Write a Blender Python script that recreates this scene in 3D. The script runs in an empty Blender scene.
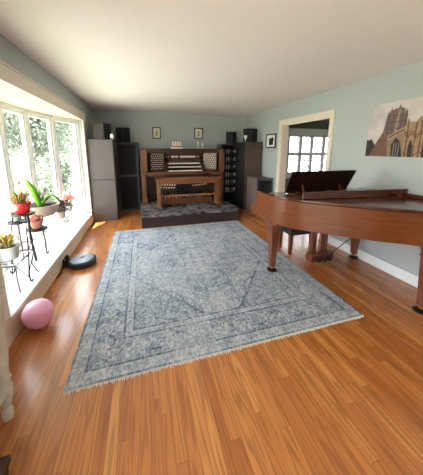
import bpy, bmesh, math, random
import numpy as np
from mathutils import Vector, Matrix, noise as mnoise
random.seed(7)
PI = math.pi
C = bpy.context.scene.collection
XL, XR, YB, ZC, YR = -1.07, 2.90, 6.33, 2.44, -2.4

# ---------------------------------------------------------------- materials
def srgb(r, g, b):
    f = lambda c: (c/255/12.92) if c/255 <= .04045 else ((c/255+.055)/1.055)**2.4
    return (f(r), f(g), f(b), 1)

class NT:
    def __init__(s, name):
        s.m = bpy.data.materials.new(name); s.m.use_nodes = True
        s.t = s.m.node_tree; s.b = s.t.nodes['Principled BSDF']
    def n(s, typ, **kw):
        nd = s.t.nodes.new(typ)
        for k, v in kw.items():
            if k in nd.inputs: nd.inputs[k].default_value = v
            else: setattr(nd, k, v)
        return nd
    def l(s, a, b): s.t.links.new(a, b)
    def math(s, op, a, b=None, c=None):
        nd = s.t.nodes.new('ShaderNodeMath'); nd.operation = op
        for i, x in enumerate((a, b, c)):
            if x is None: continue
            if isinstance(x, (int, float)): nd.inputs[i].default_value = x
            else: s.l(x, nd.inputs[i])
        return nd.outputs[0]
    def mix(s, fac, a, b, mode='MIX'):
        nd = s.t.nodes.new('ShaderNodeMix'); nd.data_type = 'RGBA'; nd.blend_type = mode
        for i, x in ((0, fac), (6, a), (7, b)):
            if isinstance(x, (int, float, tuple)): nd.inputs[i].default_value = x
            else: s.l(x, nd.inputs[i])
        return nd.outputs[2]

def plain(name, col, rough=.5, metal=0, var=.06, scale=9, spec=.5, coat=0, bump=0):
    m = NT(name); tc = m.n('ShaderNodeTexCoord')
    nz = m.n('ShaderNodeTexNoise', Scale=float(scale), Detail=4.0)
    m.l(tc.outputs['Object'], nz.inputs['Vector'])
    a = tuple(max(0, c*(1-var)) for c in col[:3])+(1,); b = tuple(min(1, c*(1+var)) for c in col[:3])+(1,)
    m.l(m.mix(nz.outputs['Fac'], a, b), m.b.inputs['Base Color'])
    m.b.inputs['Roughness'].default_value = rough; m.b.inputs['Metallic'].default_value = metal
    m.b.inputs['Specular IOR Level'].default_value = spec; m.b.inputs['Coat Weight'].default_value = coat
    if bump:
        bp = m.n('ShaderNodeBump', Strength=bump, Distance=.01); m.l(nz.outputs['Fac'], bp.inputs['Height']); m.l(bp.outputs[0], m.b.inputs['Normal'])
    return m.m

def wood(name, c1, c2, sc=(30, 3, 30), rough=.35, coat=.3):
    m = NT(name); tc = m.n('ShaderNodeTexCoord'); mp = m.n('ShaderNodeMapping'); mp.inputs['Scale'].default_value = sc
    m.l(tc.outputs['Object'], mp.inputs['Vector'])
    nz = m.n('ShaderNodeTexNoise', Scale=1.0, Detail=6.0, Roughness=.6, Distortion=.6); m.l(mp.outputs[0], nz.inputs['Vector'])
    cr = m.n('ShaderNodeValToRGB'); cr.color_ramp.elements[0].position = .32; cr.color_ramp.elements[1].position = .68
    cr.color_ramp.elements[0].color = c2; cr.color_ramp.elements[1].color = c1
    m.l(nz.outputs['Fac'], cr.inputs['Fac']); m.l(cr.outputs[0], m.b.inputs['Base Color'])
    m.b.inputs['Roughness'].default_value = rough; m.b.inputs['Coat Weight'].default_value = coat; m.b.inputs['Coat Roughness'].default_value = .12
    return m.m

def floor_mat():
    m = NT('oak_strip_floor'); tc = m.n('ShaderNodeTexCoord'); sp = m.n('ShaderNodeSeparateXYZ'); m.l(tc.outputs['Object'], sp.inputs[0])
    x, y = sp.outputs[0], sp.outputs[1]; W = .057
    xs = m.math('DIVIDE', x, W); i = m.math('FLOOR', xs); fx = m.math('FRACT', xs)
    w1 = m.n('ShaderNodeTexWhiteNoise', noise_dimensions='1D'); m.l(i, w1.inputs['W'])
    ys = m.math('ADD', m.math('DIVIDE', y, 1.05), m.math('MULTIPLY', w1.outputs['Value'], 17.3)); j = m.math('FLOOR', ys); fy = m.math('FRACT', ys)
    cb = m.n('ShaderNodeCombineXYZ'); m.l(i, cb.inputs[0]); m.l(j, cb.inputs[1])
    w2 = m.n('ShaderNodeTexWhiteNoise', noise_dimensions='2D'); m.l(cb.outputs[0], w2.inputs['Vector'])
    r = w2.outputs['Value']
    gv = m.n('ShaderNodeCombineXYZ')
    m.l(m.math('ADD', m.math('MULTIPLY', x, 13), m.math('MULTIPLY', r, 50)), gv.inputs[0]); m.l(m.math('MULTIPLY', y, .75), gv.inputs[1]); m.l(m.math('MULTIPLY', r, 31), gv.inputs[2])
    nz = m.n('ShaderNodeTexNoise', Scale=1.0, Detail=2.0, Roughness=.5); m.l(gv.outputs[0], nz.inputs['Vector'])
    rings = m.math('SINE', m.math('MULTIPLY', nz.outputs['Fac'], 55))
    rings = m.math('POWER', m.math('ADD', m.math('MULTIPLY', rings, .5), .5), 2.2)
    fv = m.n('ShaderNodeCombineXYZ'); m.l(m.math('MULTIPLY', x, 260), fv.inputs[0]); m.l(m.math('MULTIPLY', y, 7), fv.inputs[1]); m.l(r, fv.inputs[2])
    fn = m.n('ShaderNodeTexNoise', Scale=1.0, Detail=3.0); m.l(fv.outputs[0], fn.inputs['Vector'])
    cr = m.n('ShaderNodeValToRGB'); e = cr.color_ramp.elements
    e[0].position = 0; e[0].color = srgb(172, 100, 42); e[1].position = 1; e[1].color = srgb(216, 148, 78)
    k = e.new(.35); k.color = srgb(190, 117, 54); k = e.new(.7); k.color = srgb(201, 130, 63)
    m.l(r, cr.inputs['Fac'])
    c = m.mix(m.math('MULTIPLY', rings, .58), cr.outputs[0], srgb(124, 66, 26))
    c = m.mix(m.math('MULTIPLY', fn.outputs['Fac'], .35), c, srgb(140, 78, 38))
    gap = m.math('MAXIMUM', m.math('LESS_THAN', fx, .025), m.math('LESS_THAN', fy, .0025))
    c = m.mix(m.math('MULTIPLY', gap, .6), c, srgb(80, 42, 20))
    m.l(c, m.b.inputs['Base Color']); m.b.inputs['Roughness'].default_value = .36
    m.b.inputs['Coat Weight'].default_value = .55; m.b.inputs['Coat Roughness'].default_value = .13
    bp = m.n('ShaderNodeBump', Strength=.12, Distance=.002); m.l(fn.outputs['Fac'], bp.inputs['Height']); m.l(bp.outputs[0], m.b.inputs['Normal'])
    return m.m

def attr_mat(name, rough=.9, fuzz=0):
    m = NT(name); a = m.n('ShaderNodeAttribute', attribute_name='paint'); col = a.outputs['Color']
    if fuzz:
        tc = m.n('ShaderNodeTexCoord'); nz = m.n('ShaderNodeTexNoise', Scale=140.0, Detail=3.0); m.l(tc.outputs['Object'], nz.inputs['Vector'])
        f = m.math('ADD', m.math('MULTIPLY', nz.outputs['Fac'], fuzz), 1-fuzz/2)
        cv = m.n('ShaderNodeCombineXYZ')
        for k in range(3): m.l(f, cv.inputs[k])
        col = m.mix(1.0, col, cv.outputs[0], 'MULTIPLY')
        bp = m.n('ShaderNodeBump', Strength=.5, Distance=.006); m.l(nz.outputs['Fac'], bp.inputs['Height']); m.l(bp.outputs[0], m.b.inputs['Normal'])
    m.l(col, m.b.inputs['Base Color']); m.b.inputs['Roughness'].default_value = rough
    m.b.inputs['Specular IOR Level'].default_value = .2
    return m.m

def glass_mat():
    m = NT('window_glass'); m.t.nodes.remove(m.b)
    tr = m.n('ShaderNodeBsdfTransparent'); gl = m.n('ShaderNodeBsdfGlossy', Roughness=.02); mx = m.n('ShaderNodeMixShader'); mx.inputs[0].default_value = .06
    m.l(tr.outputs[0], mx.inputs[1]); m.l(gl.outputs[0], mx.inputs[2]); m.l(mx.outputs[0], m.t.nodes['Material Output'].inputs[0])
    return m.m

def leafy(name, c1, c2, trans=.35):
    m = NT(name); tc = m.n('ShaderNodeTexCoord'); nz = m.n('ShaderNodeTexNoise', Scale=7.0, Detail=3.0); m.l(tc.outputs['Object'], nz.inputs['Vector'])
    col = m.mix(nz.outputs['Fac'], c1, c2); m.l(col, m.b.inputs['Base Color']); m.b.inputs['Roughness'].default_value = .55
    tl = m.n('ShaderNodeBsdfTranslucent'); m.l(col, tl.inputs[0]); mx = m.n('ShaderNodeMixShader'); mx.inputs[0].default_value = trans
    m.l(m.b.outputs[0], mx.inputs[1]); m.l(tl.outputs[0], mx.inputs[2]); m.l(mx.outputs[0], m.t.nodes['Material Output'].inputs[0])
    return m.m

def shag_mat():
    m = NT('mottled_grey_shag'); tc = m.n('ShaderNodeTexCoord'); nz = m.n('ShaderNodeTexNoise', Scale=7.0, Detail=5.0, Roughness=.7); m.l(tc.outputs['Object'], nz.inputs['Vector'])
    cr = m.n('ShaderNodeValToRGB'); e = cr.color_ramp.elements; e[0].position = .40; e[0].color = srgb(44, 40, 42); e[1].position = .66; e[1].color = srgb(136, 130, 130)
    m.l(nz.outputs['Fac'], cr.inputs['Fac']); m.l(cr.outputs[0], m.b.inputs['Base Color']); m.b.inputs['Roughness'].default_value = 1; m.b.inputs['Specular IOR Level'].default_value = .1
    return m.m

M = dict(
    floor=floor_mat(),
    wall=plain('sage_wall_paint', srgb(174, 181, 182), .75, var=.02, scale=3),
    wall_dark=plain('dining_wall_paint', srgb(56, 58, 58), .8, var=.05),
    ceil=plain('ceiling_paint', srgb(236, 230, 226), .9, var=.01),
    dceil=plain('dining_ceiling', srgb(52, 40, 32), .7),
    white=plain('white_trim', srgb(232, 234, 236), .45, var=.02),
    cream=plain('cream_casing', srgb(224, 212, 198), .5, var=.03),
    soffit=plain('bay_soffit_paint', srgb(206, 192, 156), .6, var=.05),
    sillw=plain('white_sill', srgb(216, 214, 210), .35, var=.02),
    curb=plain('bay_kick_board', srgb(214, 196, 176), .5, var=.03),
    glass=glass_mat(),
    grayframe=plain('grey_window_frame', srgb(150, 153, 156), .6),
    mahog=wood('piano_mahogany', srgb(122, 62, 8), srgb(90, 42, 4), (3, 3, 42), .36, .2),
    mahogleg=wood('piano_leg_mahogany', srgb(120, 62, 36), srgb(84, 40, 22), (30, 30, 4), .3, .5),
    mahogd=wood('piano_lid_mahogany', srgb(92, 44, 24), srgb(66, 30, 16), (4, 30, 30), .22, .6),
    black=plain('black_lacquer', srgb(22, 20, 20), .3, coat=.3),
    deskb=plain('music_desk_dark', srgb(36, 20, 16), .35, coat=.2),
    blackm=plain('black_matte', srgb(26, 27, 29), .75, var=.15),
    grille=plain('speaker_grille', srgb(22, 25, 29), .85, var=.3, scale=220),
    brass=plain('brass', srgb(190, 150, 80), .3, 1),
    steel=plain('brushed_steel', srgb(176, 178, 182), .35, .9),
    ivory=plain('ivory_keys', srgb(232, 224, 205), .35, var=.02),
    oak=wood('organ_oak', srgb(116, 70, 42), srgb(86, 48, 28), (24, 24, 3), .4, .2),
    oakd=wood('organ_oak_dark', srgb(72, 40, 25), srgb(50, 27, 17), (3, 24, 24), .45, .2),
    oakbench=wood('organ_bench_oak', srgb(134, 84, 48), srgb(104, 60, 34), (3, 24, 24), .4, .2),
    pedal=wood('pedal_maple', srgb(170, 120, 84), srgb(140, 92, 62), (30, 3, 30), .5, .1),
    greycab=plain('grey_cabinet_paint', srgb(84, 78, 75), .55, var=.03),
    greyside=plain('dark_cabinet_side', srgb(62, 54, 50), .6),
    browncab=wood('brown_cabinet_veneer', srgb(94, 76, 64), srgb(80, 63, 52), (24, 24, 3), .5, .1),
    mauve=plain('mauve_cabinet', srgb(112, 98, 94), .55, var=.04),
    slate=plain('slate_frame', srgb(70, 76, 82), .5),
    shag=shag_mat(),
    platf=plain('dark_platform_carpet', srgb(58, 47, 47), 1, var=.35, scale=40, spec=.1),
    pink=plain('pink_balloon_rubber', srgb(255, 190, 220), .22, var=.02, coat=.3),
    rug=attr_mat('persian_rug_pile', .95, .5),
    canvas=attr_mat('canvas_print', .7),
    edge=plain('canvas_edge', srgb(214, 206, 200), .8),
    fringe=plain('rug_fringe_cotton', srgb(214, 208, 198), .95, var=.12),
    paper=plain('cream_paper', srgb(226, 218, 198), .9, var=.05),
    mat=plain('white_mat_board', srgb(232, 232, 230), .9),
    ink=plain('grey_sketch_ink', srgb(138, 130, 118), .9, var=.3, scale=60),
    navy=plain('navy_print_ink', srgb(44, 46, 66), .9, var=.4, scale=40),
    frameb=plain('black_frame', srgb(30, 28, 28), .4),
    silver=plain('vacuum_silver_top', srgb(96, 106, 120), .22, .2, var=.08),
    iron=plain('black_wrought_iron', srgb(42, 46, 50), .5, .3),
    wire=plain('grey_wire', srgb(150, 148, 146), .4, .6),
    redpot=plain('red_glazed_pot', srgb(196, 36, 42), .25, coat=.5, var=.1),
    tanpot=plain('tan_planter', srgb(168, 148, 134), .6, var=.06),
    greypot=plain('grey_stoneware_pot', srgb(176, 178, 178), .5, var=.06),
    terra=plain('terracotta_pot', srgb(196, 134, 112), .7, var=.08),
    soil=plain('dark_soil', srgb(60, 44, 34), 1, var=.4, scale=60),
    aloe=leafy('bright_green_leaf', srgb(142, 196, 52), srgb(98, 160, 50)),
    mid=leafy('mid_green_leaf', srgb(120, 152, 80), srgb(84, 120, 58)),
    rust=leafy('rust_orange_leaf', srgb(214, 150, 96), srgb(150, 160, 84)),
    pinkfl=leafy('pink_petals', srgb(226, 150, 146), srgb(196, 96, 92)),
    purple=leafy('purple_leaf', srgb(96, 58, 74), srgb(70, 50, 58), .15),
    yellow=leafy('yellow_leaf', srgb(226, 214, 110), srgb(176, 184, 90)),
    tree=leafy('tree_leaves', srgb(98, 106, 90), srgb(74, 82, 72), .3),
    tree2=leafy('shrub_leaves', srgb(118, 124, 106), srgb(96, 106, 90), .3),
    bark=plain('tree_bark', srgb(110, 96, 84), .9, var=.3),
    lawn=plain('lawn', srgb(158, 162, 132), 1, var=.25, scale=3),
    drive=plain('pale_concrete', srgb(206, 202, 194), .9, var=.05),
    distress=plain('distressed_white_paint', srgb(206, 200, 188), .6, var=.25, scale=25),
    darkwood=wood('dark_brown_wood', srgb(70, 44, 30), srgb(46, 28, 20)),
    photop=plain('faded_pink_print', srgb(150, 108, 108), .7, var=.2, scale=40),
    whitep=plain('white_plastic', srgb(244, 242, 236), .4),
)

_p = M['pink'].node_tree.nodes['Principled BSDF']; _p.inputs['Subsurface Weight'].default_value = .6; _p.inputs['Subsurface Radius'].default_value = (.12, .07, .09); _p.inputs['Subsurface Scale'].default_value = 1.0
# ---------------------------------------------------------------- mesh helpers
class MB:
    def __init__(s): s.bm = bmesh.new()
    def box(s, x0, x1, y0, y1, z0, z1, rot=None):
        v = [s.bm.verts.new(p) for p in ((x0,y0,z0),(x1,y0,z0),(x1,y1,z0),(x0,y1,z0),(x0,y0,z1),(x1,y0,z1),(x1,y1,z1),(x0,y1,z1))]
        for f in ((0,3,2,1),(4,5,6,7),(0,1,5,4),(1,2,6,5),(2,3,7,6),(3,0,4,7)): s.bm.faces.new([v[i] for i in f])
        if rot is not None:
            for w in v: w.co = rot @ w.co
        return s
    def hexa(s, bot, top):
        v = [s.bm.verts.new(p) for p in list(bot)+list(top)]
        for f in ((0,3,2,1),(4,5,6,7),(0,1,5,4),(1,2,6,5),(2,3,7,6),(3,0,4,7)): s.bm.faces.new([v[i] for i in f])
        return s
    def prism(s, poly, z0, z1):                      # poly: list of (x,y)
        a = [s.bm.verts.new((x, y, z0)) for x, y in poly]; b = [s.bm.verts.new((x, y, z1)) for x, y in poly]; n = len(poly)
        s.bm.faces.new(a[::-1]); s.bm.faces.new(b)
        for i in range(n): s.bm.faces.new((a[i], a[(i+1) % n], b[(i+1) % n], b[i]))
        return s
    def extr(s, pts, vec):                           # any planar polygon, extruded by vec
        a = [s.bm.verts.new(p) for p in pts]; b = [s.bm.verts.new(Vector(p)+Vector(vec)) for p in pts]; n = len(pts)
        s.bm.faces.new(a[::-1]); s.bm.faces.new(b)
        for i in range(n): s.bm.faces.new((a[i], a[(i+1) % n], b[(i+1) % n], b[i]))
        return s
    def lathe(s, prof, at=(0,0,0), seg=24, axis=None):  # prof: (r,z)
        q = Matrix.Identity(3) if axis is None else Vector((0,0,1)).rotation_difference(Vector(axis)).to_matrix()
        rings = []
        for r, z in prof:
            rings.append([s.bm.verts.new(q @ Vector((max(r,1e-4)*math.cos(2*PI*k/seg), max(r,1e-4)*math.sin(2*PI*k/seg), z))+Vector(at)) for k in range(seg)])
        for a, b in zip(rings, rings[1:]):
            for k in range(seg): s.bm.faces.new((a[k], a[(k+1) % seg], b[(k+1) % seg], b[k]))
        s.bm.faces.new(rings[0][::-1]); s.bm.faces.new(rings[-1])
        return s
    def tube(s, pts, r, seg=8):
        pts = [Vector(p) for p in pts]; n = len(pts); rs = r if isinstance(r, (list, tuple)) else [r]*n; rings = []; up = None
        for i, p in enumerate(pts):
            t = (pts[min(i+1, n-1)]-pts[max(i-1, 0)]).normalized()
            if up is None: up = Vector((0,0,1)) if abs(t.z) < .9 else Vector((1,0,0))
            a = t.cross(up).normalized(); up = a.cross(t).normalized()
            rings.append([s.bm.verts.new(p+(a*math.cos(2*PI*k/seg)+up*math.sin(2*PI*k/seg))*rs[i]) for k in range(seg)])
        for a, b in zip(rings, rings[1:]):
            for k in range(seg): s.bm.faces.new((a[k], a[(k+1) % seg], b[(k+1) % seg], b[k]))
        s.bm.faces.new(rings[0][::-1]); s.bm.faces.new(rings[-1])
        return s
    def leaf(s, base, tip, w, up=.1, seg=6, thick=.0015):  # curved tapered blade
        b, t = Vector(base), Vector(tip); d = t-b; side = d.cross(Vector((0,0,1)))
        side = side.normalized() if side.length > 1e-5 else Vector((1,0,0)); nrm = side.cross(d).normalized(); L = []; R = []; D = []
        for i in range(seg+1):
            f = i/seg; p = b+d*f+Vector((0,0,up*4*f*(1-f))); ww = w*(1-(2*f-.75)**2*.5)*(1-f**4)+.0008
            L.append(s.bm.verts.new(p-side*ww+nrm*ww*.25)); R.append(s.bm.verts.new(p+side*ww+nrm*ww*.25)); D.append(s.bm.verts.new(p-nrm*thick))
        for i in range(seg):
            for a, c in ((L, D), (D, R)): s.bm.faces.new((a[i], c[i], c[i+1], a[i+1]))
            s.bm.faces.new((R[i], L[i], L[i+1], R[i+1]))
        return s
    def clump(s, c, rad, n, size, hollow=.5, rnd=random):
        c = Vector(c)
        for _ in range(n):
            d = Vector((rnd.gauss(0,1), rnd.gauss(0,1), rnd.gauss(0,1))).normalized(); f = hollow+(1-hollow)*rnd.random()
            wob = 1+.35*mnoise.noise(d*2.3+c)
            p = c+Vector((d.x*rad[0], d.y*rad[1], d.z*rad[2]))*f*wob
            a = Vector((rnd.gauss(0,1), rnd.gauss(0,1), rnd.gauss(0,1))).normalized(); b = a.cross(d+Vector((.01,.02,.03))).normalized(); k = size*(.6+.8*rnd.random())
            v = [s.bm.verts.new(p+q) for q in (-a*k, b*k*.5, a*k, -b*k*.5)]; s.bm.faces.new(v)
        return s
    def build(s, name, mat, parent=None, smooth=False, bevel=0, seg=2):
        bmesh.ops.recalc_face_normals(s.bm, faces=s.bm.faces) if smooth != 'leaf' else None
        if parent is not None:
            o0 = Vector(ORG[parent.name]); loc = Vector((0,0,0))
        else:
            xs = [v.co for v in s.bm.verts]; mn = [min(c[i] for c in xs) for i in range(3)]; mx = [max(c[i] for c in xs) for i in range(3)]
            o0 = Vector(((mn[0]+mx[0])/2, (mn[1]+mx[1])/2, mn[2])); loc = o0
        for v in s.bm.verts: v.co -= o0
        me = bpy.data.meshes.new(name); s.bm.to_mesh(me); s.bm.free(); me.materials.append(mat)
        if smooth:
            for p in me.polygons: p.use_smooth = True
            if smooth is True: me.set_sharp_from_angle(angle=math.radians(38))
        o = bpy.data.objects.new(name, me); C.objects.link(o); o.location = loc
        if parent is not None: o.parent = parent
        ORG[o.name] = tuple(o0)
        if bevel:
            b = o.modifiers.new('bevel', 'BEVEL'); b.width = bevel; b.segments = seg; b.limit_method = 'ANGLE'; b.harden_normals = False
        return o
ORG = {}
def tag(o, label, cat, group=None):
    o['label'] = label; o['category'] = cat
    if group: o['group'] = group
    return o
def thing(name, loc, label, cat, group=None):
    o = bpy.data.objects.new(name, None); C.objects.link(o); o.location = loc; o.empty_display_size = .05
    ORG[o.name] = tuple(loc); return tag(o, label, cat, group)
def struct(o): o['kind'] = 'structure'; return o
def empty_struct(name, loc):
    o = bpy.data.objects.new(name, None); C.objects.link(o); o.location = loc; ORG[o.name] = tuple(loc); return struct(o)
def bx(name, mat, b, parent=None, bevel=0, rot=None): return MB().box(*b, rot=rot).build(name, mat, parent, bevel=bevel)
def dup(root, loc, rotz, label):
    r = root.copy(); C.objects.link(r); r.location = loc; r.rotation_euler = (0, 0, rotz); r['label'] = label
    for ch in list(root.children):
        c = ch.copy(); C.objects.link(c); c.parent = r
        for g in ch.children:
            d = g.copy(); C.objects.link(d); d.parent = c
    return r
def painted_grid(name, nu, nv, fpos, cols, mat, parent=None):   # flat grid with a colour per vertex (n x m x 3, linear)
    P = np.array([[fpos(i/nu, j/nv) for i in range(nu+1)] for j in range(nv+1)], dtype=np.float64).reshape(-1, 3)
    o0 = np.array(ORG[parent.name]) if parent is not None else np.zeros(3)
    idx = np.arange((nu+1)*(nv+1)).reshape(nv+1, nu+1)
    F = np.stack([idx[:-1,:-1], idx[:-1,1:], idx[1:,1:], idx[1:,:-1]], -1).reshape(-1, 4)
    me = bpy.data.meshes.new(name); me.from_pydata((P-o0).tolist(), [], F.tolist()); me.materials.append(mat)
    a = me.color_attributes.new('paint', 'FLOAT_COLOR', 'POINT')
    rgba = np.ones(((nu+1)*(nv+1), 4), dtype=np.float32); rgba[:, :3] = cols.reshape(-1, 3); a.data.foreach_set('color', rgba.ravel())
    o = bpy.data.objects.new(name, me); C.objects.link(o)
    if parent is not None: o.parent = parent
    return o
lin = lambda c: np.where(np.asarray(c)/255 <= .04045, np.asarray(c)/255/12.92, ((np.asarray(c)/255+.055)/1.055)**2.4)

# ---------------------------------------------------------------- the room shell
T = .14
struct(bx('floor', M['floor'], (XL-.12, XR+T/2, YR, YB, -.05, 0)))
struct(bx('ceiling', M['ceil'], (XL-T, XR+T, YR-.1, YB+.1, ZC, ZC+.1)))
struct(bx('wall_back', M['wall'], (XL-T, XR+T, YB, YB+T, -.05, ZC)))
# left wall with the bay opening
OY0, OY1, OZ0, OZ1 = 1.98, 5.06, .21, 2.05
w = MB(); w.box(XL-T, XL, YR, -1.9, -.05, ZC); w.box(XL-T, XL, .35, OY0, -.05, ZC); w.box(XL-T, XL, -1.9, .35, -.05, .25); w.box(XL-T, XL, -1.9, .35, 2.1, ZC); w.box(XL-T, XL, OY1, YB, -.05, ZC); w.box(XL-T, XL, OY0, OY1, OZ1, ZC)
struct(w.build('wall_left', M['wall']))
# right wall with the dining room opening
DY0, DY1, DZ = 3.09, 4.42, 2.05
w = MB(); w.box(XR, XR+T, YR, DY0, -.05, ZC); w.box(XR, XR+T, DY1, YB, -.05, ZC); w.box(XR, XR+T, DY0, DY1, DZ, ZC)
struct(w.build('wall_right', M['wall']))
# rear wall (behind the camera) with a wide window
w = MB(); w.box(XL-T, XR+T, YR-T, YR, -.05, ZC)
struct(w.build('wall_rear', M['wall']))
# trim
w = MB(); w.box(XR-.016, XR, YR, 3.02, 0, .13); w.box(XR-.016, XR, 4.53, YB, 0, .13); w.box(XR-.028, XR-.016, YR, 3.02, 0, .018); w.box(XR-.022, XR, YR, 3.02, .118, .13)
struct(w.build('baseboard_right', M['white'], bevel=.003))
struct(bx('baseboard_back', M['white'], (XL, XR, YB-.016, YB, 0, .13), bevel=.003))
w = MB(); w.box(XL, XL+.016, YR, OY0-.16, 0, .13); w.box(XL, XL+.016, OY1+.17, YB, 0, .13)
struct(w.build('baseboard_left', M['white'], bevel=.003))
struct(bx('trim_1', M['curb'], (XL, XL+.02, OY0-.16, OY1+.17, 0, OZ0-.012), bevel=.004))
w = MB(); w.box(XL, XL+.022, OY0-.16, OY1+.20, OZ1+.004, OZ1+.132); w.box(XL, XL+.03, OY0-.18, OY1+.22, OZ1+.132, OZ1+.15); w.box(XL, XL+.027, OY0-.16, OY1+.2, OZ1-.006, OZ1+.004)
struct(w.build('trim_2', M['cream'], bevel=.003))
w = MB(); w.box(XL, XL+.022, OY0-.16, OY0-.012, OZ0, OZ1-.006); w.box(XL, XL+.022, OY1, OY1+.12, OZ0, OZ1-.006)
struct(w.build('trim_3', M['cream'], bevel=.003))
# doorway: jamb lining and casing
dr = empty_struct('door_1', (XR, (DY0+DY1)/2, 0))
w = MB(); w.box(XR-.005, XR+T+.005, DY1-.02, DY1, 0, DZ-.02); w.box(XR-.005, XR+T+.005, DY0, DY0+.02, 0, DZ-.02); w.box(XR-.005, XR+T+.005, DY0, DY1, DZ-.02, DZ)
w.build('jamb', M['cream'], dr)
w = MB(); w.box(XR-.022, XR, DY1-.005, DY1+.105, 0, DZ-.005); w.box(XR-.022, XR, DY0-.08, DY0+.005, 0, DZ-.005); w.box(XR-.022, XR, DY0-.08, DY1+.105, DZ-.005, DZ+.078)
w.build('casing', M['cream'], dr, bevel=.004)

# ---- bay window: bowed seat, soffit, six lights
ye = [1.98, 2.36, 2.84, 3.39, 3.96, 4.52, 5.06]
def arcx(y):
    sag = .44; ch = 1.54; R = (ch*ch+sag*sag)/(2*sag); dy = y-3.52
    return -1.15-(math.sqrt(max(R*R-dy*dy, 0))-(R-sag))
vp = [(arcx(y), y) for y in ye]; vp[0] = (-1.16, 1.98); vp[-1] = (-1.16, 5.06)
win = empty_struct('window_1', (-1.3, 3.52, 0))
seat = [(XL+.03, OY0-.02), (XL+.03, OY1+.02)]+[(x-.07, y) for x, y in vp[::-1]]
MB().prism(seat, OZ0-.03, OZ0).build('window_seat', M['sillw'], win, bevel=.004)
sof = [(XL, OY0), (XL, OY1)]+[(x-.1, y) for x, y in vp[::-1]]
MB().prism(sof, OZ1-.004, OZ1+.1).build('soffit', M['soffit'], win)
under = [(XL-.02, OY0), (XL-.02, OY1)]+[(x-.05, y) for x, y in vp[::-1]]
MB().prism(under, -.3, OZ0-.03).build('apron', M['white'], win)
for i in range(6):
    a, b = Vector((*vp[i], 0)), Vector((*vp[i+1], 0)); d = (b-a); L = d.length; d.normalize(); nrm = Vector((d.y, -d.x, 0))   # nrm points into the room (+x)
    R3 = Matrix((( d.x, nrm.x, 0, a.x), (d.y, nrm.y, 0, a.y), (0, 0, 1, 0), (0, 0, 0, 1)))
    f = MB(); z0, z1 = OZ0, OZ1; e = .03
    f.box(e, L-e, -.05, .03, z0, z0+.05, R3); f.box(e, L-e, -.05, .03, z1-.045, z1, R3)
    f.build('frame', M['white'], win, bevel=.003)
    s = MB(); q = .042
    s.box(e, e+q, -.035, .012, z0+.05, z1-.045, R3); s.box(L-e-q, L-e, -.035, .012, z0+.05, z1-.045, R3)
    s.box(e+q, L-e-q, -.035, .012, z0+.05, z0+.05+.06, R3); s.box(e+q, L-e-q, -.035, .012, z1-.045-q, z1-.045, R3)
    so = s.build('sash', M['white'], win, bevel=.003)
    g = MB().box(e+q, L-e-q, -.016, -.012, z0+.11, z1-.045-q, R3).build('pane', M['glass'], win); g.parent = so
for i, (x, y) in enumerate(vp):
    MB().lathe([(.034, OZ0), (.034, OZ1)], (x-.006, y, 0), 8).build('mullion', M['white'], win)

# ---- unseen left wall window, added beside and behind the camera to light the foreground
rw = empty_struct('added_window_3', (XL, -.775, .25))
f = MB(); f.box(XL-.1, XL+.01, -1.9, -1.82, .25, 2.1); f.box(XL-.1, XL+.01, .27, .35, .25, 2.1); f.box(XL-.1, XL+.01, -1.82, .27, .25, .33); f.box(XL-.1, XL+.01, -1.82, .27, 2.02, 2.1)
for yy in (-1.14, -.41): f.box(XL-.09, XL, yy-.03, yy+.03, .33, 2.02)
f.build('frame', M['white'], rw); bx('pane', M['glass'], (XL-.06, XL-.055, -1.82, .27, .33, 2.02), rw)

# ---- dining room beyond the opening
DX = 7.2
struct(bx('floor_dining', M['floor'], (XR+T/2, DX, 1.2, YB, -.05, 0)))
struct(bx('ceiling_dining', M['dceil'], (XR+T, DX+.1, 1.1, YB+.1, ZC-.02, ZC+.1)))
WX0, WX1, WZ0, WZ1 = 4.42, 6.22, .76, 1.97
w = MB(); w.box(XR+T, WX0, YB, YB+T, -.05, ZC); w.box(WX1, DX, YB, YB+T, -.05, ZC); w.box(WX0, WX1, YB, YB+T, -.05, WZ0); w.box(WX0, WX1, YB, YB+T, WZ1, ZC)
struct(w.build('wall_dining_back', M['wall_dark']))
w = MB(); w.box(DX, DX+T, 1.2, 2.3, -.05, ZC); w.box(DX, DX+T, 4.7, YB+T, -.05, ZC); w.box(DX, DX+T, 2.3, 4.7, -.05, .3); w.box(DX, DX+T, 2.3, 4.7, 2.15, ZC)
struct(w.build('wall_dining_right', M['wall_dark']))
w4 = empty_struct('added_window_4', (DX, 3.5, .3))  # unseen window added to brighten the dining room and its frames
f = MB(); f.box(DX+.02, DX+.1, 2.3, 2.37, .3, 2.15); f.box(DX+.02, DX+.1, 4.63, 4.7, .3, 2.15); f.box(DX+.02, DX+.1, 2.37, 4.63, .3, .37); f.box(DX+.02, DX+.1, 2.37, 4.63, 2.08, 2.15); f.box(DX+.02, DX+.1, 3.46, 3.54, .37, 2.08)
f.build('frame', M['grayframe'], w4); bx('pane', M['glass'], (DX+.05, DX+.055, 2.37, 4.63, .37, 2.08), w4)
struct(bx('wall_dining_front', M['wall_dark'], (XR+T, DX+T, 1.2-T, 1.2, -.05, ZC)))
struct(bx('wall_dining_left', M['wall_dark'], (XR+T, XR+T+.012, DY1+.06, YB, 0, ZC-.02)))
w2 = empty_struct('window_2', ((WX0+WX1)/2, YB, WZ0))
f = MB(); y0, y1 = YB-.025, YB+.1
f.box(WX0-.1, WX0, y0, YB, WZ0-.02, WZ1+.2); f.box(WX1, WX1+.1, y0, YB, WZ0-.02, WZ1+.2); f.box(WX0-.1, WX1+.1, y0, YB, WZ1, WZ1+.2); f.box(WX0-.12, WX1+.12, y0-.03, YB, WZ0-.05, WZ0); f.box(WX0-.1, WX1+.1, y0, YB, WZ0-.15, WZ0-.05)
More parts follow.
